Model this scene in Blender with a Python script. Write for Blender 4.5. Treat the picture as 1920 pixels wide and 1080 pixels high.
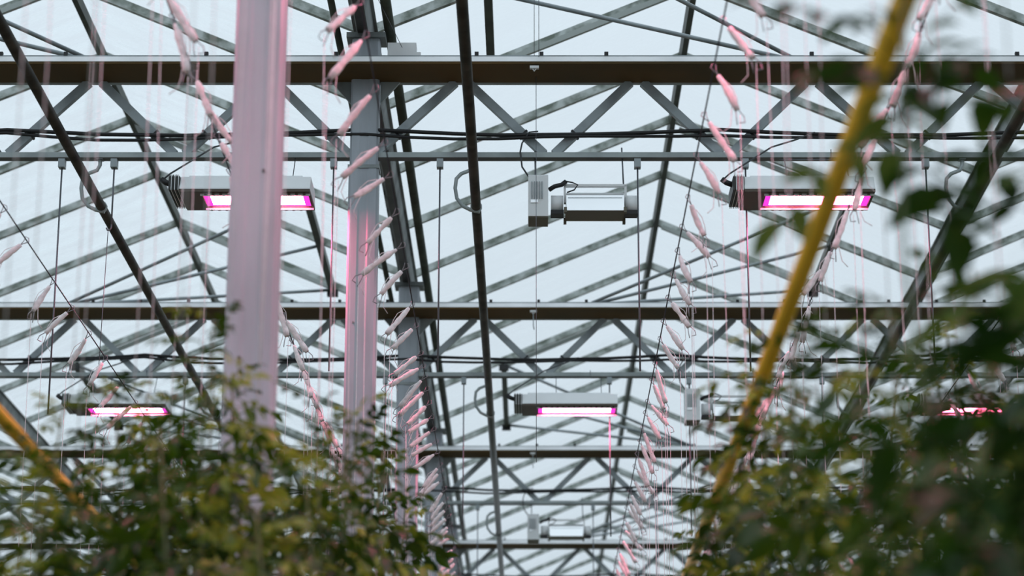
import bpy, math, random
from mathutils import Vector, Matrix

random.seed(11)
R = math.radians
for o in list(bpy.data.objects):
    bpy.data.objects.remove(o)
S = bpy.context.scene
COL = S.collection

# ------------------------------------------------------------------ camera
cd = bpy.data.cameras.new('camera')
cam = bpy.data.objects.new('camera', cd)
COL.objects.link(cam)
cam.location = (0, 0, 1.7)
cam.rotation_euler = (R(90 + 16.233), 0, 0)
cd.sensor_width = 36
cd.lens = 4520 / 1920 * 36
cd.shift_x = -35 / 1920
cd.clip_start, cd.clip_end = .05, 300
cd.dof.use_dof = True
cd.dof.focus_distance = 12.8
cd.dof.aperture_fstop = 2.6
S.camera = cam

# ------------------------------------------------------------------ overcast sky, exposure
W = bpy.data.worlds.new('overcast_sky')
S.world = W
W.use_nodes = True
wn, wl = W.node_tree.nodes, W.node_tree.links
wn.clear()
geo = wn.new('ShaderNodeTexCoord')
sep = wn.new('ShaderNodeSeparateXYZ')
wl.new(geo.outputs['Generated'], sep.inputs[0])
mz = wn.new('ShaderNodeMath'); mz.operation = 'MAXIMUM'; mz.inputs[1].default_value = 0
wl.new(sep.outputs['Z'], mz.inputs[0])
ma = wn.new('ShaderNodeMath'); ma.operation = 'MULTIPLY_ADD'
ma.inputs[1].default_value = .80; ma.inputs[2].default_value = .98
wl.new(mz.outputs[0], ma.inputs[0])
bg = wn.new('ShaderNodeBackground')
bg.inputs['Color'].default_value = (.585, .672, .742, 1)
wl.new(ma.outputs[0], bg.inputs['Strength'])
wo = wn.new('ShaderNodeOutputWorld')
wl.new(bg.outputs[0], wo.inputs[0])
S.view_settings.view_transform = 'Standard'
S.view_settings.look = 'None'
S.view_settings.gamma = 1
S.view_settings.use_curve_mapping = False
S.view_settings.exposure = 0.0

# ------------------------------------------------------------------ materials
def mat(name, col, rough=.5, metal=0, var=0, scale=8, col2=None, bump=0, stretch=None):
    m = bpy.data.materials.new(name)
    m.use_nodes = True
    n, l = m.node_tree.nodes, m.node_tree.links
    b = n['Principled BSDF']
    b.inputs['Base Color'].default_value = (*col, 1)
    b.inputs['Roughness'].default_value = rough
    b.inputs['Metallic'].default_value = metal
    if var or bump:
        tc = n.new('ShaderNodeTexCoord')
        mp = n.new('ShaderNodeMapping')
        if stretch:
            mp.inputs['Scale'].default_value = stretch
        l.new(tc.outputs['Object'], mp.inputs[0])
        t = n.new('ShaderNodeTexNoise')
        t.inputs['Scale'].default_value = scale
        t.inputs['Detail'].default_value = 5
        l.new(mp.outputs[0], t.inputs[0])
        if var:
            r = n.new('ShaderNodeValToRGB')
            c2 = col2 or tuple(x * (1 - var) for x in col)
            r.color_ramp.elements[0].color = (*c2, 1)
            r.color_ramp.elements[1].color = (*col, 1)
            r.color_ramp.elements[0].position = .38
            r.color_ramp.elements[1].position = .6
            l.new(t.outputs[0], r.inputs[0])
            l.new(r.outputs[0], b.inputs['Base Color'])
        if bump:
            bp = n.new('ShaderNodeBump')
            bp.inputs['Strength'].default_value = bump
            l.new(t.outputs[0], bp.inputs['Height'])
            l.new(bp.outputs[0], b.inputs['Normal'])
    return m

def emis(name, col, strength):
    m = bpy.data.materials.new(name)
    m.use_nodes = True
    n, l = m.node_tree.nodes, m.node_tree.links
    n.clear()
    e = n.new('ShaderNodeEmission')
    e.inputs[0].default_value = (*col, 1)
    e.inputs[1].default_value = strength
    o = n.new('ShaderNodeOutputMaterial')
    l.new(e.outputs[0], o.inputs[0])
    return m

def glass_mat(name, most):
    m = bpy.data.materials.new(name)
    m.use_nodes = True
    n, l = m.node_tree.nodes, m.node_tree.links
    n.clear()
    tr = n.new('ShaderNodeBsdfTransparent'); tr.inputs[0].default_value = (.98, .985, .985, 1)
    tl = n.new('ShaderNodeBsdfTranslucent'); tl.inputs[0].default_value = (.95, .98, .98, 1)
    gl = n.new('ShaderNodeBsdfGlossy'); gl.inputs['Roughness'].default_value = .06
    tc = n.new('ShaderNodeTexCoord')
    oi = n.new('ShaderNodeObjectInfo')
    ad = n.new('ShaderNodeVectorMath'); ad.operation = 'MULTIPLY_ADD'
    ad.inputs[1].default_value = (1, 1, 1)
    l.new(tc.outputs['Object'], ad.inputs[0]); l.new(oi.outputs['Random'], ad.inputs[2])
    mp = n.new('ShaderNodeMapping'); mp.inputs['Scale'].default_value = (1.1, 4.0, 1)
    l.new(ad.outputs[0], mp.inputs[0])
    t = n.new('ShaderNodeTexNoise'); t.inputs['Scale'].default_value = 2.2; t.inputs['Detail'].default_value = 7
    t.inputs['Roughness'].default_value = .65
    l.new(mp.outputs[0], t.inputs[0])
    mr = n.new('ShaderNodeMapRange')
    mr.inputs['From Min'].default_value = .42; mr.inputs['From Max'].default_value = .75
    mr.inputs['To Min'].default_value = .01; mr.inputs['To Max'].default_value = most
    l.new(t.outputs[0], mr.inputs[0])
    mx = n.new('ShaderNodeMixShader')
    l.new(mr.outputs[0], mx.inputs[0]); l.new(tr.outputs[0], mx.inputs[1]); l.new(tl.outputs[0], mx.inputs[2])
    m2 = n.new('ShaderNodeMixShader'); m2.inputs[0].default_value = .025
    l.new(mx.outputs[0], m2.inputs[1]); l.new(gl.outputs[0], m2.inputs[2])
    o = n.new('ShaderNodeOutputMaterial'); l.new(m2.outputs[0], o.inputs[0])
    return m

def leaf_mat(name, dark, mid, light):
    m = bpy.data.materials.new(name)
    m.use_nodes = True
    n, l = m.node_tree.nodes, m.node_tree.links
    n.clear()
    oi = n.new('ShaderNodeObjectInfo')
    r = n.new('ShaderNodeValToRGB')
    r.color_ramp.elements[0].color = (*dark, 1)
    r.color_ramp.elements[1].color = (*light, 1)
    e = r.color_ramp.elements.new(.6); e.color = (*mid, 1)
    tc = n.new('ShaderNodeTexCoord')
    t = n.new('ShaderNodeTexNoise'); t.inputs['Scale'].default_value = 14
    l.new(tc.outputs['Object'], t.inputs[0])
    a = n.new('ShaderNodeMath'); a.operation = 'MULTIPLY_ADD'
    a.inputs[1].default_value = .5
    l.new(t.outputs[0], a.inputs[0])
    s = n.new('ShaderNodeMath'); s.operation = 'MULTIPLY_ADD'; s.inputs[1].default_value = .8; s.inputs[2].default_value = -.15
    l.new(oi.outputs['Random'], s.inputs[0]); l.new(s.outputs[0], a.inputs[2])
    l.new(a.outputs[0], r.inputs[0])
    d = n.new('ShaderNodeBsdfDiffuse'); l.new(r.outputs[0], d.inputs[0])
    tl = n.new('ShaderNodeBsdfTranslucent'); l.new(r.outputs[0], tl.inputs[0])
    m1 = n.new('ShaderNodeMixShader'); m1.inputs[0].default_value = .42
    l.new(d.outputs[0], m1.inputs[1]); l.new(tl.outputs[0], m1.inputs[2])
    g = n.new('ShaderNodeBsdfGlossy'); g.inputs['Roughness'].default_value = .38
    m2 = n.new('ShaderNodeMixShader'); m2.inputs[0].default_value = .045
    l.new(m1.outputs[0], m2.inputs[1]); l.new(g.outputs[0], m2.inputs[2])
    o = n.new('ShaderNodeOutputMaterial'); l.new(m2.outputs[0], o.inputs[0])
    return m

M = dict(
    galv=mat('galvanised_steel', (.36, .405, .425), .5, .25, .35, 5),
    chord=mat('galvanised_chord', (.40, .45, .45), .45, .25, .3, 4),
    column=mat('galvanised_column', (.44, .475, .52), .42, .2, .25, 2.2, stretch=(3, 3, .5)),
    alu=mat('weathered_aluminium', (.40, .44, .42), .6, .1, 0, 5, (.10, .125, .10), 0),
    rafter=mat('algae_stained_glazing_bar', (.56, .60, .58), .6, .1, .8, 9, (.17, .20, .165)),
    gutter=mat('grey_gutter_steel', (.30, .33, .33), .5, .2, .5, 3, (.09, .10, .10)),
    brown=mat('tray_reflection_brown', (.11, .056, .007), .75, 0, .4, 1.2, (.06, .036, .005)),  # brown puts the reflection of warm dark plants into the base colour
    lip=mat('pale_grey_tray_lip', (.85, .86, .87), .5, 0, .15, 3),
    pipe=mat('dark_steel_pipe', (.07, .062, .052), .38, .3, .6, 6, (.028, .026, .022)),
    purlin=mat('dark_green_tube', (.060, .075, .055), .5, .1, .5, 5),
    black=mat('black_rubber', (.012, .012, .013), .5),
    cable=mat('grey_cable', (.05, .055, .06), .5),
    wire=mat('steel_wire', (.16, .17, .19), .4, .5),
    dwire=mat('dark_crop_wire', (.035, .035, .045), .5, .3),
    twine=mat('white_twine', (.90, .86, .86), .8, 0, .2, 60),
    winding=mat('wound_twine', (.93, .88, .88), .9, 0, .22, 45, bump=.5),
    hook=mat('bobbin_wire', (.30, .28, .30), .4, .6),
    white=mat('white_lamp_housing', (.86, .88, .89), .45, 0, .06, 3),
    fin=mat('dark_heatsink', (.055, .058, .055), .5, .2),
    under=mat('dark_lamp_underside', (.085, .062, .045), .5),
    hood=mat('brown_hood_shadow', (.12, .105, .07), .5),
    refl=mat('bright_reflector', (.95, .96, .97), .28, 1),
    yellow=mat('yellow_pipe', (.97, .54, .035), .4, 0, .12, 4),
    stem=mat('green_stem', (.085, .115, .03), .6, 0, .3, 20),
    floor=mat('ground_cloth', (.12, .125, .085), .9, 0, .3, .6),
    glass=glass_mat('clear_greenhouse_glass', .10),
    dirtyglass=glass_mat('streaked_greenhouse_glass', .42),
    leaf=leaf_mat('leaf_green', (.003, .018, .001), (.042, .104, .002), (.36, .43, .05)),
    leafdark=leaf_mat('leaf_shaded_green', (.003, .018, .002), (.022, .072, .004), (.14, .23, .05)),  # darker copy of the leaf green, shade of the near leaves painted in
)
LED = emis('pink_led_glow', (1.0, .13, .25), 100)
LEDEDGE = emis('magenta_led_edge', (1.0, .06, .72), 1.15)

# ------------------------------------------------------------------ mesh helpers
class MB:
    def __init__(s):
        s.v, s.f, s.sm = [], [], []
    def face(s, idx, smooth=False):
        s.f.append(idx); s.sm.append(smooth)
    def box(s, c, d, rot=None):
        n = len(s.v)
        for z in (-1, 1):
            for y in (-1, 1):
                for x in (-1, 1):
                    p = Vector((x * d[0] / 2, y * d[1] / 2, z * d[2] / 2))
                    if rot is not None:
                        p = rot @ p
                    s.v.append(p + Vector(c))
        for q in ((0, 2, 3, 1), (4, 5, 7, 6), (0, 1, 5, 4), (2, 6, 7, 3), (0, 4, 6, 2), (1, 3, 7, 5)):
            s.face([n + i for i in q])
        return s
    def extrude(s, prof, a, b, up=(0, 0, 1), smooth=False, cap=True):
        """profile (side, up) swept from a to b"""
        a, b = Vector(a), Vector(b)
        t = (b - a).normalized()
        u = Vector(up); u = (u - t * u.dot(t)).normalized()
        w = t.cross(u)
        n, k = len(s.v), len(prof)
        for p in (a, b):
            for x, y in prof:
                s.v.append(p + w * x + u * y)
        for i in range(k):
            j = (i + 1) % k
            s.face([n + i, n + j, n + k + j, n + k + i], smooth)
        if cap:
            s.face([n + i for i in reversed(range(k))])
            s.face([n + k + i for i in range(k)])
        return s
    def tube(s, pts, r, k=6, r2=None, radii=None):
        pts = [Vector(p) for p in pts]
        n = len(s.v)
        m = len(pts)
        u = None
        for i, p in enumerate(pts):
            t = (pts[min(i + 1, m - 1)] - pts[max(i - 1, 0)]).normalized()
            if u is None:
                u = t.orthogonal().normalized()
            else:
                u = (u - t * u.dot(t))
                u = u.normalized() if u.length > 1e-6 else t.orthogonal().normalized()
            w = t.cross(u)
            rr = radii[i] if radii else (r if r2 is None else r + (r2 - r) * i / (m - 1))
            for q in range(k):
                a = 2 * math.pi * q / k
                s.v.append(p + (u * math.cos(a) + w * math.sin(a)) * rr)
        for i in range(m - 1):
            for q in range(k):
                j = (q + 1) % k
                s.face([n + i * k + q, n + i * k + j, n + (i + 1) * k + j, n + (i + 1) * k + q], True)
        s.face([n + q for q in reversed(range(k))])
        s.face([n + (m - 1) * k + q for q in range(k)])
        return s
    def mesh(s, name, m):
        me = bpy.data.meshes.new(name)
        me.from_pydata([tuple(v) for v in s.v], [], s.f)
        me.polygons.foreach_set('use_smooth', s.sm)
        me.materials.append(m)
        me.update()
        return me
    def build(s, name, m, parent=None, loc=None):
        return link(name, s.mesh(name, m), parent, loc)

def link(name, me, parent=None, loc=None, rot=None):
    o = bpy.data.objects.new(name, me)
    COL.objects.link(o)
    if parent is not None:
        o.parent = parent
    if loc is not None:
        o.location = loc
    if rot is not None:
        o.rotation_euler = rot
    return o

def tag(o, label, cat, group=None):
    o['label'] = label; o['category'] = cat
    if group:
        o['group'] = group
    return o

def thing(name, label, cat, loc=(0, 0, 0), group=None, rz=0):
    return tag(link(name, None, None, loc, (0, 0, rz)), label, cat, group)

def rect(w, h, x=0, y=0):
    return [(x - w / 2, y - h / 2), (x + w / 2, y - h / 2), (x + w / 2, y + h / 2), (x - w / 2, y + h / 2)]

def circ(r, k=8):
    return [(r * math.cos(2 * math.pi * i / k), r * math.sin(2 * math.pi * i / k)) for i in range(k)]

ORD = ('first second third fourth fifth sixth seventh eighth ninth tenth eleventh twelfth thirteenth fourteenth fifteenth sixteenth '
       'seventeenth eighteenth nineteenth twentieth').split()
ORD += ['twenty-' + w for w in ORD[:9]] + ['thirtieth'] + ['thirty-' + w for w in ORD[:9]]

# ------------------------------------------------------------------ layout (metres; y = distance from the camera)
TY = [7.75, 12.75, 17.75, 22.75, 27.75]         # trellis girders
CX = -.93                                       # column row
GX = [-8.95, -4.95, -.95, 3.05, 7.05]                # gutters
EZ, RZ = 7.05, 7.9                              # eaves, ridge
ZT, ZB = 6.62, 6.18                             # top chord underside, bottom chord centre
Y0 = 11.8                                      # a glazing bar
RY = [Y0 + 1.25 * k for k in range(-3, 25)]
TNAME = ['girder overhead just above the frame', 'nearest girder in view', 'second girder', 'third girder', 'lowest, farthest girder']

# ------------------------------------------------------------------ structure: floor, roof
fl = MB().box((0, 20, -.05), (70, 90, .1)).build('floor', M['floor']); fl['kind'] = 'structure'
fl['label'] = 'dark ground cloth under the crop rows'
roof = link('ceiling', None, None, (0, 0, 0)); roof['kind'] = 'structure'
roof['label'] = 'ridged glass greenhouse roof of glazing bars and panes'
HS = 2.0   # half span
slope = math.atan2(RZ - EZ, HS)
SL = math.hypot(HS, RZ - EZ)
tprof = [(-.019, -.028), (.019, -.028), (.019, -.010), (.008, -.006), (.008, .03), (-.008, .03), (-.008, -.006), (-.019, -.010)]
rme = {}
for sd in (-1, 1):
    m = MB(); m.extrude(tprof, (0, 0, 0), (SL, 0, 0))
    rme[sd] = m.mesh('rafter', M['rafter'])
pane_me = MB().box((SL / 2, .625, 0), (SL - .06, 1.235, .005)).mesh('pane', M['glass'])
dirty_me = MB().box((SL / 2, .625, 0), (SL - .06, 1.235, .005)).mesh('pane', M['dirtyglass'])
for gi in range(4):
    g0 = GX[gi]
    for sd in (1, -1):
        base = (g0 if sd == 1 else g0 + 4.0)
        for k, y in enumerate(RY):
            rot = (0, -slope, 0) if sd == 1 else (0, -slope, math.pi)
            link('rafter', rme[sd], roof, (base, y, EZ), rot)
            if k < len(RY) - 1:
                ly = y if sd == 1 else y + 1.25
                link('pane', pane_me if gi > 1 else dirty_me, roof, (base, ly, EZ + .033), rot)
    rb = MB(); rb.extrude([(-.018, -.035), (.018, -.035), (.03, .02), (0, .04), (-.03, .02)], (g0 + 2, RY[0], RZ - .02), (g0 + 2, RY[-1], RZ - .02))
    rb.build('ridge_bar', M['purlin'], roof)
gp = [(-.032, -.05), (.032, -.05), (.052, .05), (.07, .05), (.07, .06), (.045, .06), (.027, -.038), (-.027, -.038), (-.045, .06), (-.07, .06), (-.07, .05), (-.052, .05)]
for g in GX:
    m = MB(); m.extrude(gp, (g, RY[0], EZ - .1), (g, RY[-1], EZ - .1)); m.build('gutter', M['gutter'], roof)
    m = MB(); m.extrude(rect(.05, .01), (g, RY[0], EZ - .155), (g, RY[-1], EZ - .155)); m.build('gutter_flange', M['pipe'], roof)

# roof vents: bottom bar, doubled side bars and the three push rods that work them
def slope_pt(g0, sd, up, y):
    """point on a slope: distance up from its gutter (horizontal)"""
    x = g0 + up if sd == 1 else g0 + 4 - up
    return Vector((x, y, EZ + up * (RZ - EZ) / HS - .045))
where = {1: 'nearest girder', 2: 'second girder', 3: 'third girder', 4: 'lowest girder'}
SPN = {0: 'outer dim bay far beyond the grey columns', 1: 'bay with the slanting dark pipe', 2: 'middle bay', 3: 'bay behind the dark leaves'}
for ti in (1, 2, 3, 4):
    sd = 1 if ti % 2 else -1
    y1 = TY[ti] - .95; y2 = y1 + 2.5
    for gi in ((1, 2, 3) if ti < 3 else (1, 2)):
        g0 = GX[gi]
        v = thing('roof_vent', f'closed vent frame with thin push rods over {where[ti]}, {SPN[gi]}', 'roof vent',
                  slope_pt(g0, sd, .7, y1), 'roof vents with push rods')
        L0 = Vector(v.location)
        b = MB(); b.extrude(rect(.05, .06), slope_pt(g0, sd, .7, y1) - L0, slope_pt(g0, sd, .7, y2) - L0); b.build('bottom_bar', M['purlin'], v)
        for yy in (y1 + .06, y2 - .06):
            b = MB(); b.extrude(rect(.03, .035), slope_pt(g0, sd, .7, yy) - L0, slope_pt(g0, sd, 1.95, yy) - L0); b.build('side_bar', M['alu'], v)
        for yy in (y1, y2):
            b = MB(); b.box(slope_pt(g0, sd, .7, yy) - L0 + Vector((0, 0, -.03)), (.09, .06, .05)); b.build('corner_foot', M['black'], v)
        ax = (g0 + 2.47) if sd == 1 else (g0 + 1.42)
        ap = Vector((ax, TY[ti], ZT + .13))
        for q, yy in enumerate((y1, y1 + 1.25, y2)):
            b = MB(); b.tube([ap - L0 + Vector((.03 * q, .02 * q, 0)), slope_pt(g0, sd, .7, yy) - L0], .013, 6); b.build('push_rod', M['galv'], v)

# ------------------------------------------------------------------ columns
def column(i):
    y = TY[i]
    names = ['grey steel column nearest the camera, foot hidden in leaves', 'second grey steel column, tied into the nearest girder',
             'third grey steel column, behind the string bobbins', 'fourth grey steel column along the row', 'fifth and farthest grey steel column']
    c = thing('column', names[i], 'column', (CX, y, 0), 'grey steel columns')
    w, d = .083, .06
    prof = [(-w, -d + .012), (-w + .012, -d), (-.03, -d), (-.02, -d + .004), (.02, -d + .004), (.03, -d), (w - .012, -d), (w, -d + .012), (w, -.02), (w - .006, -.014), (w - .006, .014), (w, .02), (w, d), (-w, d), (-w, .02),
            (-w + .006, .014), (-w + .006, -.014), (-w, -.02)]
    prof = [(-a, b) for a, b in prof]
    m = MB(); m.extrude(prof, (0, 0, 0), (0, 0, 6.10), up=(0, 1, 0)); m.build('shaft', M['column'], c)
    p2 = [(a * .95, b * .95) for a, b in prof]
    m = MB(); m.extrude(p2, (0, 0, 6.10), (0, 0, EZ - .16), up=(0, 1, 0)); m.build('upper_shaft', M['column'], c)
    m = MB(); m.extrude([(a * 1.06, b * 1.08) for a, b in rect(2 * w, 2 * d)], (0, 0, 6.09), (0, 0, 6.11), up=(0, 1, 0)); m.build('sleeve_ring', M['gutter'], c)
    m = MB()
    for sx in (-1, 1):
        m.extrude([(0, 0), (.11 * sx, 0), (0, -.13)], (w * sx, -.01, ZT + .0), (w * sx, .01, ZT + .0), up=(0, 0, 1))
    m.build('gusset_plate', M['gutter'], c)
    m = MB().box((0, 0, EZ - .17), (.22, .16, .03)); m.build('head_plate', M['gutter'], c)
    for q, (bx, bz) in enumerate(((-.04, 5.2), (.03, 4.35), (-.03, 3.7))):
        m = MB(); m.tube([(bx, -d - .008, bz), (bx, -d + .003, bz)], .006, 6); m.build('bolt', M['gutter'], c)
for i in range(5):
    column(i)

# ------------------------------------------------------------------ trellis girders
def girder(i):
    y = TY[i]
    t = thing('trellis_girder', ['steel lattice girder overhead, out of the picture above the nearest column',
                                 'nearest lattice girder in view, wide brown underside along its top',
                                 'second lattice girder, half way down behind the lamps',
                                 'third lattice girder, low behind the small pink lamp',
                                 'farthest lattice girder, at the bottom between the plants'][i], 'girder', (0, y, 0), 'lattice girders across the greenhouse')
    x0, x1 = CX - 8, CX + 8
    m = MB(); m.extrude(rect(.06, .05), (x0, .02, ZT + .03), (x1, .02, ZT + .03)); m.build('top_chord', M['galv'], t)
    m = MB(); m.extrude(rect(.055, .03), (x0, 0, ZB), (x1, 0, ZB)); m.build('bottom_chord', M['chord'], t)
    m = MB(); m.extrude(rect(.055, .004), (x0, 0, ZB - .0175), (x1, 0, ZB - .0175)); m.build('chord_underside_shade', M['pipe'], t)  # dark strip: the chord's underside shade put into a colour
    # wide tray along the near side of the top chord
    m = MB(); m.extrude([(.0, .004), (.0, 0), (.29, 0), (.29, .012), (.284, .012), (.284, .006)], (x0, 0, ZT), (x1, 0, ZT)); m.build('screen_tray', M['brown'], t)
    m = MB(); m.extrude([(.296, .013), (.268, .054), (.262, .050), (.290, .011)], (x0, 0, ZT), (x1, 0, ZT)); m.build('tray_lip', M['lip'], t)
    m = MB(); m.extrude(rect(.01, .006), (x0, -.265, ZT + .056), (x1, -.265, ZT + .056)); m.build('tray_rim', M['galv'], t)
    k = 0
    bx = x0 + .35
    while bx < x1:
        m = MB().box((bx, -.262, ZT + .068), (.022, .022, .022)); m.build('tray_bolt', M['black'], t)
        bx += .36 if k % 3 else .78
        k += 1
    # lattice: zigzag between the columns
    dm = {}
    H0, H1 = ZB + .012, ZT - .0
    for c0 in (CX - 8, CX):
        w = 8.0
        nodes = [.06]
        a = .54
        while a < w - .3:
            nodes.append(a); a += .4943
        nodes = nodes[:16] + [w - .06]
        for j in range(len(nodes) - 1):
            up = j % 2 == 0
            xa, xb = c0 + nodes[j], c0 + nodes[j + 1]
            off = .035
            za, zb = (H0, H1) if up else (H1, H0)
            if up:
                xa += .028 if j else 0; xb -= off
            else:
                xa += off; xb -= .028
            L = math.hypot(xb - xa, zb - za)
            key = (round(L, 3), up)
            if key not in dm:
                dm[key] = MB().extrude(rect(.042, .046), (0, 0, 0), (L, 0, 0)).mesh('diagonal', M['galv'])
            dg = link('diagonal', dm[key], t, (xa, 0, za), (0, -math.atan2(zb - za, xb - xa), 0))
            # cable tie round the diagonal near its foot
            if (i == 1 or i == 2):
                f_ = .27 if up else .73
                tm = MB().extrude(rect(.050, .056), (L * f_ - .006, 0, 0), (L * f_ + .006, 0, 0)).mesh('cable_tie', M['black'])
                link('cable_tie', tm, dg)
for i in range(5):
    girder(i)

# power cables tied along the near side of each girder
for i in (1, 2, 3, 4):
    pts, p2 = [], []
    for k in range(65):
        x = CX - 8 + k * .25
        ph = (k % 8) / 8
        z = ZB + .145 - .035 * math.sin(ph * math.pi) + random.uniform(-.004, .004)
        pts.append((x, TY[i] - .04, z)); p2.append((x, TY[i] - .055, z - .028 + .012 * math.sin(k * .9)))
    lab = ['', 'pair of black power cables tied to the nearest girder', 'pair of black power cables tied to the second girder',
           'pair of black power cables tied to the third girder', 'pair of black power cables tied to the lowest girder'][i]
    c = thing('power_cable', lab, 'cable', (0, 0, 0), 'black power cables along the girders')
    MB().tube(pts, .011, 6).build('cable_strand', M['black'], c)
    MB().tube(p2, .009, 6).build('cable_strand', M['black'], c)

# ------------------------------------------------------------------ lengthwise pipes hung under the girders
ZP = 5.882
for x, lab in ((-2.388, 'dark steel pipe slanting in from the upper corner beside the hanging wires'),
               (-.303, 'dark steel pipe running down the middle, just beside the columns'),
               (2.433, 'dark steel pipe half hidden behind the dark leaves')):
    m = MB(); m.tube([(x, 4, ZP), (x, 34, ZP)], .0275, 12)
    tag(m.build('heating_pipe', M['pipe']), lab, 'pipe', 'dark pipes along the greenhouse')
    for i in (1, 2, 3, 4):
        s = -1
        t = TY[i]
        lab2 = f'curved hanger bracket holding the {"slanting" if x < -1 else "middle" if x < 1 else "leaf-hidden"} dark pipe under the {["", "nearest", "second", "third", "lowest"][i]} girder'
        h = thing('pipe_hanger', lab2, 'hanger', (x, t, ZP), 'curved pipe hangers')
        pts = [(-.02, 0, .30), (-.02, 0, .245), (-.035, 0, .215), (-.085, 0, .195), (-.112, 0, .165), (-.118, 0, .11), (-.108, 0, .05), (-.075, 0, .005), (-.03, 0, -.018), (.02, 0, -.028)]
        MB().tube(pts, .011, 8).build('bent_rod', M['chord'], h)
        MB().tube([(0, -.012, -.0), (0, .012, 0)], .033, 12).build('pipe_clip', M['chord'], h)
        MB().box((-.02, 0, .29), (.035, .05, .03)).build('chord_clamp', M['galv'], h)

# lengthwise tubes near the gutter of the column row
for x, z, r, lab in ((-.80, 6.93, .030, 'dark green tube running along beside the columns, under the gutter'),
                     (-1.10, 6.93, .020, 'thinner dark tube running along behind the columns, under the gutter')):
    m = MB(); m.tube([(x, RY[0], z), (x, 40, z)], r, 10)
    tag(m.build('purlin_tube', M['purlin']), lab, 'tube', 'tubes beside the gutter')

# ------------------------------------------------------------------ lamps
def led_lamp(x, y, z, label, face=1):
    y -= .16
    o = thing('led_grow_light', label, 'grow light', (x, y, z), 'pink grow lights')
    w, d = .385, .165
    m = MB()   # housing shell with sloped sides
    m.extrude([(-d, .012), (d, .012), (d, .02), (d - .045, .098), (-d + .045, .098), (-d, .02)], (-w + .06, 0, 0), (w, 0, 0))
    m.build('housing', M['white'], o)
    m = MB(); m.extrude([(-.09, .096), (.09, .096), (.08, .118), (-.08, .118)], (-w + .10, 0, 0), (w - .05, 0, 0)); m.build('top_cover', M['white'], o)
    # underside with a window: frame of four strips
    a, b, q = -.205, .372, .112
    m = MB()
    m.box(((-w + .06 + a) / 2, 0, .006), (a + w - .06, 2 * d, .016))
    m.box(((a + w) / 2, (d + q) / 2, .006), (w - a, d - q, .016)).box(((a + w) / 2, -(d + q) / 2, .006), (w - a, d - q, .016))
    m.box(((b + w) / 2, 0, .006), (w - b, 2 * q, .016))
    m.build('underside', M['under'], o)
    m = MB().box(((a + b) / 2, 0, .010), (b - a - .07, 2 * q - .03, .004)); m.build('led_window', LED, o)
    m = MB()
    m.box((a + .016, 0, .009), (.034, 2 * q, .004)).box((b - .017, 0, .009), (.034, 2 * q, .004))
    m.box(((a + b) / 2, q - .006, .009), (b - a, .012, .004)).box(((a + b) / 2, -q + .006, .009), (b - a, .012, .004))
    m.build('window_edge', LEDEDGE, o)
    m = MB()
    m.box((-w + .03, 0, .052), (.062, 2 * d - .02, .075)); m.build('driver_box', M['fin'], o)
    for k in range(6):
        m = MB().box((-w + .006 + k * .0095, 0, .052), (.0035, 2 * d, .088)); m.build('fin', M['white'] if k % 2 else M['fin'], o)
    m = MB(); m.tube([(-w + .01, -.06, .07), (-w - .03, -.06, .085), (-w - .055, -.06, .105)], .016, 8); m.build('connector', M['black'], o)
    for sy in (-1, 1):
        m = MB().box(((a + b) / 2, sy * (q + .012), -.006), (b - a + .02, .010, .012)); m.build('bezel', M['white'], o)
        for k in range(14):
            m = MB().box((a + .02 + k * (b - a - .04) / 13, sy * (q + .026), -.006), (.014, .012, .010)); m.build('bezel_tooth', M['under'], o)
    dz = ZB - z
    for q in (0, 1):
        xx = (-.07, .27)[q]
        MB().tube([(xx, 0, .10), (xx, .16, dz)], .0028, 5).build('hanging_wire', M['wire'], o)
    MB().tube([(-w - .05, -.06, .10), (-w - .01, -.05, .14), (-.16, -.05, dz - .02), (-.02, .06, dz + .06), (.10, .115, dz + .125)], .005, 6).build('power_lead', M['cable'], o)
    MB().tube([(-.10, .13, dz - .03), (.19, .13, dz - .03), (.19, .13, dz + .03)], .003, 5).build('hook_bar', M['wire'], o)
    return o

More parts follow.
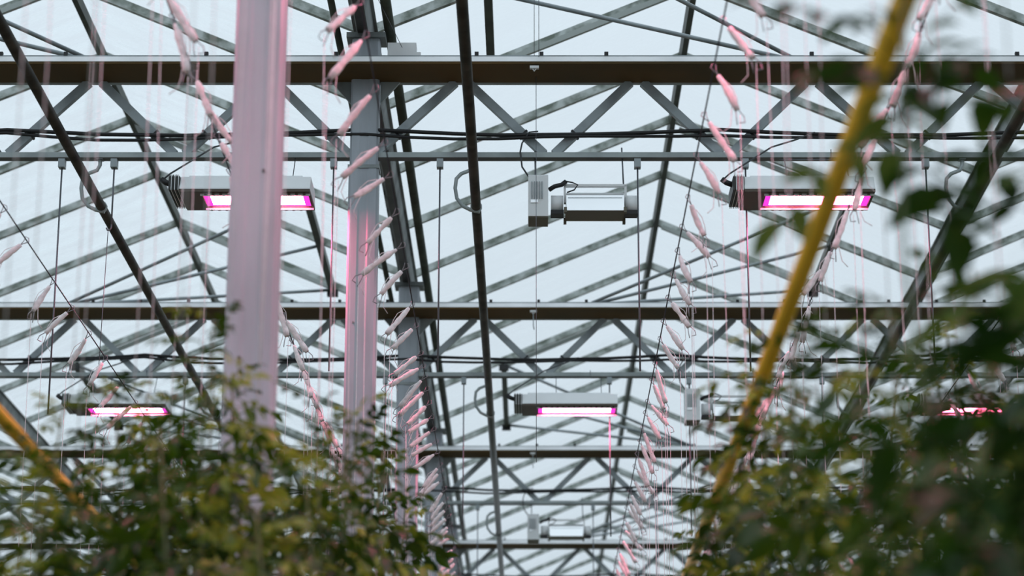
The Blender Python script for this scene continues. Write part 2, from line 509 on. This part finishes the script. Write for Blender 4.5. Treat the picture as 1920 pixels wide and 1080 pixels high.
def hps_lamp(x, y, z, label):
    o = thing('sodium_grow_light', label, 'grow light', (x, y, z), 'unlit reflector grow lights')
    # ballast: upright box, sloped foot
    m = MB(); m.extrude([(-.09, .0), (.09, .0), (.09, .235), (.06, .25), (-.07, .25), (-.09, .235)], (-.296, 0, -.03), (-.185, 0, -.03)); bl = m.build('ballast', M['white'], o)
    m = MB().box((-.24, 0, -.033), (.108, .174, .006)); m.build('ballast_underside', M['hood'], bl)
    for k in range(5):
        m = MB().box((-.275 + k * .014, -.093, .12), (.005, .008, .10)); m.build('ballast_rib', M['galv'], bl)
    m = MB().box((-.262, -.0925, .055), (.04, .006, .016)); m.build('rating_label', M['refl'], bl)
    # reflector trough (open below)
    pr = [(-.10, 0), (-.062, .10), (-.03, .125), (.03, .125), (.062, .10), (.10, 0), (.094, 0), (.058, .094), (.028, .118), (-.028, .118), (-.058, .094), (-.094, 0)]
    m = MB(); m.extrude(pr, (-.085, 0, .0), (.235, 0, .0)); rf = m.build('reflector', M['refl'], o)
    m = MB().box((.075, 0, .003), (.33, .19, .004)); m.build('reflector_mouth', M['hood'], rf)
    m = MB()
    for sx in (-.09, .24):
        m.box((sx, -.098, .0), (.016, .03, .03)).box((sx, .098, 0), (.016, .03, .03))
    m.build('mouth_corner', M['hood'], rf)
    m = MB().box((.075, -.068, .082), (.30, .004, .004)); m.build('seam', M['galv'], rf)
    for sx, nm in ((-.135, 'lamp_socket'), (.275, 'lamp_socket')):
        m = MB(); m.extrude([(a, b + .065) for a, b in circ(.052, 12)], (sx - .034, 0, 0), (sx + .034, 0, 0), smooth=True); c = m.build(nm, M['white'], o)
        m = MB().box((sx, 0, .010), (.072, .085, .022)); m.build('socket_foot', M['black'], c)
    m = MB(); m.box((.078, -.02, .168), (.345, .03, .012)).box((-.092, -.02, .115), (.012, .03, .10)).box((.246, -.02, .115), (.012, .03, .10)); m.build('bracket', M['lip'], o)
    MB().tube([(-.18, -.05, .135), (-.15, -.05, .155), (-.11, -.05, .165), (-.085, -.05, .185)], .013, 8).build('plug', M['black'], o)
    MB().tube([(-.085, -.05, .185), (-.05, -.05, .178), (-.02, -.05, .165), (-.04, -.05, .135), (-.08, -.05, .12)], .004, 6).build('lamp_lead', M['black'], o)
    dz = ZB - z
    MB().tube([(-.255, 0, .21), (-.258, 0, dz + .03)], .0045, 5).build('hanging_wire', M['wire'], o)
    MB().tube([(.235, -.02, .17), (.228, 0, dz + .05)], .0045, 5).build('hanging_wire', M['wire'], o)
    MB().tube([(-.285, -.05, .20), (-.33, -.05, .27), (-.34, -.05, .36), (-.33, -.05, dz + .06), (-.29, -.05, dz + .125), (-.24, -.05, dz + .13)], .005, 6).build('power_lead', M['cable'], o)
    return o

ZL = 5.865
led_lamp(-1.585, TY[1], ZL, 'pink glowing lamp under the nearest girder, crossed by the nearest column')
led_lamp(1.488, TY[1], ZL, 'pink glowing lamp under the nearest girder, crossed by the yellow pipe')
hps_lamp(.282, TY[1], 5.83, 'unlit white lamp with ballast box, hanging alone under the nearest girder')
led_lamp(-3.10, TY[2], ZL, 'pink glowing lamp low behind the leaves, below the slanting dark pipe')
led_lamp(.262, TY[2], ZL, 'small pink glowing lamp in the middle, under the second girder')
hps_lamp(1.46, TY[2], 5.84, 'unlit white lamp partly behind leaves, beside the yellow pipe')
led_lamp(3.27, TY[2], ZL, 'pink glowing lamp broken up by the dark leaves')
hps_lamp(.265, TY[3], 5.84, 'smallest unlit white lamp, under the third girder near the bottom')
# next girder lamps overhead, plus unseen rail lamps added for the near column's pink
tag(MB().extrude(rect(.055, .03), (-6, 4.6, ZB), (6, 4.6, ZB)).build('added_lamp_rail', M['chord']), 'added unseen grey rail carrying the extra pink lamps, above the picture', 'rail')  # unseen rail, added only to carry the extra pink lamps
for x, y, w_ in ((-3.10, TY[0], 'over the slanting dark pipe'), (.262, TY[0], 'over the middle dark pipe'), (3.27, TY[0], 'over the dark leaves'),
                (-1.05, 4.6, 'added on the rail to tint the nearest column'), (.55, 4.6, 'added on the rail to tint the yellow pipe')):
    led_lamp(x, y, ZL, f'pink lamp overhead, above the picture, {w_}')['group'] = 'pink grow lights overhead, out of the picture'

# ------------------------------------------------------------------ crop wires, their hangers, bobbins of twine
ZW = 4.94
ROWS = [  # x, lean side, lean angle below level, spacing, first d, what singles the wire out
    (-2.27, -1, 55, .50, 6.6, 'the dark wire crossing the slanting pipe'),
    (-1.24, 1, 66, .42, 5.0, 'the wire just past the nearest column'),
    (-.58, -1, 44, .47, 4.0, 'the wire beside the third column'),
    (.67, 1, 62, .47, 3.6, 'the wire below the roof ridge'),
    (1.37, -1, 64, .44, 4.0, 'the wire behind the yellow pipe'),
    (2.36, 1, 60, .55, 6.0, 'the wire among the dark leaves'),
]
for x, s, a, sp, d0, lab in ROWS:
    m = MB(); m.tube([(x, 2.5, ZW), (x, 34, ZW)], .0032, 5)
    tag(m.build('crop_wire', M['dwire']), f'thin dark steel wire: {lab}, strung with bobbins', 'wire', 'crop wires carrying the bobbins')

for i in (1, 2, 3, 4):
    for q, (x, zb, lab) in enumerate(((-2.62, 4.7, 'outermost one, left of the curved pipe hanger'), (-2.328, 5.78, 'short one ending in a little hook'), (-1.101, 4.94, 'between the two nearest columns'),
                      (-.507, 4.94, 'between the second column and the middle pipe'), (.597, 4.94, 'beside the unlit white lamp'),
                      (1.2, 4.94, 'beside the lamp at the yellow pipe'), (2.208, 4.94, 'near the dark leaves'))):
        lab = lab.replace('left of', 'beside')
        gn = ['', 'nearest', 'second', 'third', 'lowest'][i]
        h = thing('wire_hanger', f'thin hanging rod under the {gn} girder, {lab}', 'hanger', (x, TY[i], ZB), 'thin rods hanging from the girders')
        MB().box((0, 0, -.045), (.036, .05, .05)).build('clamp', M['galv'], h)
        MB().tube([(0, 0, -.05), (0, 0, zb - ZB)], .0052, 5).build('rod', M['wire'], h)
        if q == 1:
            hk = [(0, 0, zb - ZB), (0, 0, zb - ZB - .02), (-.008, 0, zb - ZB - .034), (-.02, 0, zb - ZB - .034), (-.026, 0, zb - ZB - .02)]
            MB().tube(hk, .005, 5).build('hook', M['wire'], h)
            MB().tube([(-.016, 0, zb - ZB - .03), (-.03, 0, 4.9 - ZB)], .0025, 4).build('string', M['wire'], h)

def bobbin_mesh(seed):
    """a wire spindle wound with twine; along +x from the crop wire at the origin"""
    rnd = random.Random(seed)
    L = .165 + rnd.uniform(-.03, .03)
    n = 9
    bend = rnd.uniform(-.012, .012)
    pts = [(.035 + L * k / (n - 1), bend * math.sin(math.pi * k / (n - 1)), 0) for k in range(n)]
    rad = [.010, .0145, .0150, .0140, .0145, .0140, .0155, .0165, .012]
    rad = [r * .93 * rnd.uniform(.72, 1.2) for r in rad]
    wind = MB().tube(pts, .01, 8, radii=rad).mesh('wound_twine', M['winding'])
    e = .035 + L
    hk = MB()
    hk.tube([(.04, 0, 0), (.012, .003, .004), (-.008, .004, .014), (-.014, 0, .0), (-.004, -.004, -.012), (.014, -.002, -.006), (.03, 0, 0), (e - .01, 0, .002), (e + .03, .004, .012), (e + .052, .004, .004), (e + .045, 0, -.016)], .0022, 4)
    hook = hk.mesh('wire_hook', M['hook'])
    hk = MB()
    hk.tube([(e - .01, 0, -.002), (e + .022, -.006, -.018), (e + .05, -.008, -.03)], .0022, 4)
    hk2 = hk.mesh('wire_tail', M['hook'])
    lo = MB()
    lo.tube([(.06, 0, .012), (.10, .004, .026), (.14, 0, .020), (.17, -.003, .010)], .0018, 4)
    loose = lo.mesh('loose_twine', M['twine'])
    lo = MB()
    lo.tube([(e - .03, 0, -.008), (e + .01, .006, -.03), (e + .04, .006, -.05), (e + .05, .0, -.085)], .0018, 4)
    return ((wind, 'wound_twine'), (hook, 'wire_hook'), (hk2, 'wire_tail'), (loose, 'loose_twine'), (lo.mesh('twine_end', M['twine']), 'twine_end')), e
BOB = [bobbin_mesh(k) for k in range(5)]
cache = {}
def tw_mesh(L):
    L = round(L * 5) / 5
    if L not in cache:
        cache[L] = MB().tube([(0, 0, 0), (.004, .003, -L * .5), (0, 0, -L)], .0015, 4).mesh('hanging_twine', M['twine'])
    return cache[L]

for ri, (x, s, ang, sp, d0, lab) in enumerate(ROWS):
    d = d0
    cnt = cn = 0
    while d < 19.8:
        near = d < 7.9
        dd = d + random.uniform(-.08, .08)
        bits, e = random.choice(BOB)
        if near:
            l2 = f'{ORD[cn]} overhead string bobbin, only its twine showing, on {lab}'
            cn += 1
        else:
            l2 = f'{ORD[cnt]} pinkish string bobbin down {lab}'
        b = thing('string_bobbin', l2, 'bobbin', (x, dd, ZW), f'string bobbins on {lab}' + (' overhead' if near else ''))
        if not near:
            cnt += 1
        a = R(ang + random.gauss(0, 7)); yaw = random.gauss(-.15, .3)
        dirv = Vector((s * math.cos(a) * math.cos(yaw), math.sin(yaw) * math.cos(a), -math.sin(a))).normalized()
        q = dirv.to_track_quat('X', 'Z')
        for me, nm in bits:
            c = link(nm, me, b); c.rotation_mode = 'QUATERNION'; c.rotation_quaternion = q
        tip = dirv * (e + .02)
        zend = 3.05 if near else max(1.4, 1.7 + .166 * dd - .5)
        c = link('hanging_twine', tw_mesh(ZW + tip.z - zend), b, tip)
        c.rotation_euler = (random.uniform(-.012, .012), random.uniform(-.012, .012), 0)
        d += sp * (1 if d < 12.5 else .66 if ri == 2 else .8) * random.uniform(.75, 1.25)

# thin screen wires and cables
for x, y0, z0, y1, z1, lab in ((.02, 12.44, 7.4, 12.44, 6.66, 'fine vertical wire down to the clip on the nearest girder'),
                              (.045, 12.44, 7.4, 12.46, 6.66, 'second fine vertical wire beside it at the clip on the nearest girder'),
                              (.03, 12.6, 6.6, 12.6, 4.4, 'fine vertical wire hanging below the clip of the nearest girder'),
                              (-.93, 12.3, 7.0, 12.42, 6.7, 'fine wire slanting beside the second column to the girder')):
    x2 = x + (.22 if x < -.5 else 0)
    m = MB(); m.tube([(x2 - (.16 if x < -.5 else 0), y0, z0), (x2, y1, z1)], .0022, 4)
    tag(m.build('screen_wire', M['wire']), lab, 'wire', 'fine screen wires')
for i, zz in ((1, ZT - .006), (2, ZT - .006), (3, ZT - .006)):
    c = thing('wire_clip', ['', 'small pale clip under the brown edge of the nearest girder', 'small pale clip with a tail under the second girder', 'small pale clip under the third girder'][i], 'clip',
              (.02, TY[i] - .27, zz), 'small pale clips under the girders')
    MB().box((0, 0, -.008), (.05, .025, .014)).build('clip_plate', M['lip'], c)
    MB().tube([(-.012, 0, -.012), (0, 0, -.03), (.012, 0, -.012)], .004, 5).build('clip_loop', M['lip'], c)
    if i > 1:
        MB().tube([(0, 0, -.02), (0, 0, -.12), (.006, 0, -.15)], .004, 5).build('clip_tail', M['galv'], c)
jb = MB().box((-.72, 12.62, 6.74), (.16, .10, .10)).box((-.63, 12.6, 6.72), (.03, .05, .03))
tag(jb.build('junction_box', M['lip']), 'small grey box sitting on the nearest girder by the second column', 'box')

# ------------------------------------------------------------------ yellow pipes
for x, z, lab in ((.59, 3.2, 'out-of-focus yellow pipe rising through the leaves past the lit lamp'), (-1.445, 3.2, 'blurred yellow pipe low among the leaves of the shaded corner')):
    m = MB(); m.tube([(x, 2.6, z), (x, 14, z)], .0205, 14)
    p = m.build('yellow_pipe', M['yellow'])
    tag(p, lab, 'pipe', 'yellow pipes in the crop rows')

# ------------------------------------------------------------------ plants
def leaflet(mb, base, dirv, up, L, w, fold, curl):
    """folded, curling pointed leaflet"""
    t = Vector(dirv).normalized(); u = (Vector(up) - t * Vector(up).dot(t)).normalized(); s = t.cross(u)
    prof = [(0, .12), (.22, .85), (.5, 1.0), (.78, .6), (1, 0)]
    n = len(mb.v)
    for a, ww in prof:
        c = Vector(base) + t * (L * a * (1 - .12 * a * a)) - u * (curl * L * a * a)
        mb.v.append(c)
        if ww > 0:
            mb.v.append(c + s * (w * ww / 2) + u * (fold * w * ww / 2))
            mb.v.append(c - s * (w * ww / 2) + u * (fold * w * ww / 2))
    for k in range(3):
        i = n + 3 * k
        mb.face([i, i + 3, i + 4, i + 1], True); mb.face([i, i + 2, i + 5, i + 3], True)
    i = n + 9
    mb.face([i, i + 3, i + 1], True); mb.face([i, i + 2, i + 3], True)

def leaf_mesh(seed, m, big=1.0):
    rnd = random.Random(seed)
    mb = MB()
    L = rnd.uniform(.20, .27) * big
    pts = [Vector((L * k / 3, 0, .02 * math.sin(k) - .10 * L * (k / 3) ** 2 * 4 * rnd.uniform(.6, 1.2) / 2)) for k in range(4)]
    mb.tube(pts, .0025, 3, .0012)
    def P(a):
        k = min(2, int(a * 3)); f = a * 3 - k
        return pts[k].lerp(pts[k + 1], f)
    for a in (.36, .66, .88):
        for sg in (-1, 1):
            l = (.068 + .02 * (1 - abs(a - .66))) * rnd.uniform(.8, 1.2) * big
            leaflet(mb, P(a), (.55 + rnd.uniform(-.2, .2), sg, rnd.uniform(-.5, .25)), (rnd.uniform(-.4, .4), rnd.uniform(-.4, .4), 1), l, l * .42, rnd.uniform(.1, .6), rnd.uniform(.1, .5))
    leaflet(mb, pts[-1], (1, rnd.uniform(-.3, .3), rnd.uniform(-.5, 0)), (0, rnd.uniform(-.3, .3), 1), .095 * big, .05 * big, rnd.uniform(.1, .5), .4)
    return mb.mesh('leaf', m)
LV = [leaf_mesh(k, M['leaf'], .82) for k in range(7)]
LD = [leaf_mesh(20 + k, M['leafdark'], 1.05) for k in range(5)]

def plant(x, y, h, label, group, dens=1.0, dark=False, low=.42, spread=1.0, crown=None):
    """h: height of the top above the camera"""
    rnd = random.Random(int(x * 1000) * 31 + int(y * 1000))
    top = 1.7 + h
    p = thing('tomato_plant', label, 'plant', (x, y, 0), group)
    n = 9
    pts, ph = [], rnd.uniform(0, 6)
    for k in range(n):
        z = top * k / (n - 1)
        wv = .035 * (k > 3)
        pts.append((wv * math.sin(ph + k * 1.3), wv * math.cos(ph + k * 1.7), z))
    MB().tube(pts, .009, 6, .003).build('stem', M['stem'], p)
    def sp(z):
        a = z / top * (n - 1); k = min(n - 2, int(a)); return Vector(pts[k]).lerp(Vector(pts[k + 1]), a - k)
    zb = top - crown if crown else 1.7 + .166 * y - low
    z = top
    az = rnd.uniform(0, 6.28)
    step = (.026 if dark else .0165) / dens
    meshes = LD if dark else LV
    while z > zb:
        t = min(1, (top - z) / .35)
        sc = (.42 + .58 * t) * rnd.uniform(.75, 1.2) * spread
        el = R(rnd.uniform(-35, 25) + 35 * (1 - t))
        az += R(137.5) + rnd.uniform(-.4, .4)
        o = link('leaf', rnd.choice(meshes), p, sp(z), (rnd.uniform(-.7, .7), -el, az))
        o.scale = (sc, sc, sc)
        z -= step * rnd.uniform(.6, 1.4) * (1.5 - .5 * t)

LEFT = [(-1.17, 4.95, 1.02, .8), (-1.10, 5.45, 1.18, 1), (-1.2, 5.95, 1.42, 1.2), (-1.10, 6.4, 1.57, 1.2), (-1.15, 6.9, 1.68, 1.2), (-1.16, 7.4, 1.70, 1), (-1.25, 8.3, 1.80, 1),
        (-.82, 5.2, 1.20, .9), (-.77, 5.75, 1.58, 1), (-.83, 6.3, 1.60, 1.2), (-.85, 6.85, 1.72, 1.2),
        (-.55, 5.0, .98, .9), (-.52, 5.5, 1.20, 1), (-.56, 6.0, 1.42, 1), (-.52, 6.5, 1.52, 1), (-.54, 7.0, 1.62, 1), (-.5, 7.5, 1.66, 1), (-.52, 8.1, 1.72, 1), (-.5, 8.8, 1.72, 1)]
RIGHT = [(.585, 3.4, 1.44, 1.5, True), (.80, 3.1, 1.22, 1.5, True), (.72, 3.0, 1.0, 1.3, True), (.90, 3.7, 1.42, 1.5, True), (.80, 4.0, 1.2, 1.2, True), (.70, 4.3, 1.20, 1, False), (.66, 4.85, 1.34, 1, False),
         (.62, 5.4, 1.46, 1, False), (.60, 5.95, 1.62, 1, False), (.62, 6.5, 1.66, 1, False), (.66, 7.05, 1.52, .9, False), (.64, 7.6, 1.58, .8, False), (.62, 8.3, 1.60, .8, False),
         (1.2, 5.2, 1.5, 1, False), (1.22, 5.8, 1.66, 1, False), (1.18, 6.5, 1.78, 1, False), (1.24, 7.1, 1.86, 1, False), (1.2, 7.8, 1.95, .8, False)]
for k, (x, y, h, dn) in enumerate(LEFT):
    plant(x, y, h, f'{ORD[k]} leafy green tomato plant from the camera in the row at the columns', 'tomato plants of the crop row by the columns', dn)
for k, (x, y, h, dn, dk) in enumerate(RIGHT):
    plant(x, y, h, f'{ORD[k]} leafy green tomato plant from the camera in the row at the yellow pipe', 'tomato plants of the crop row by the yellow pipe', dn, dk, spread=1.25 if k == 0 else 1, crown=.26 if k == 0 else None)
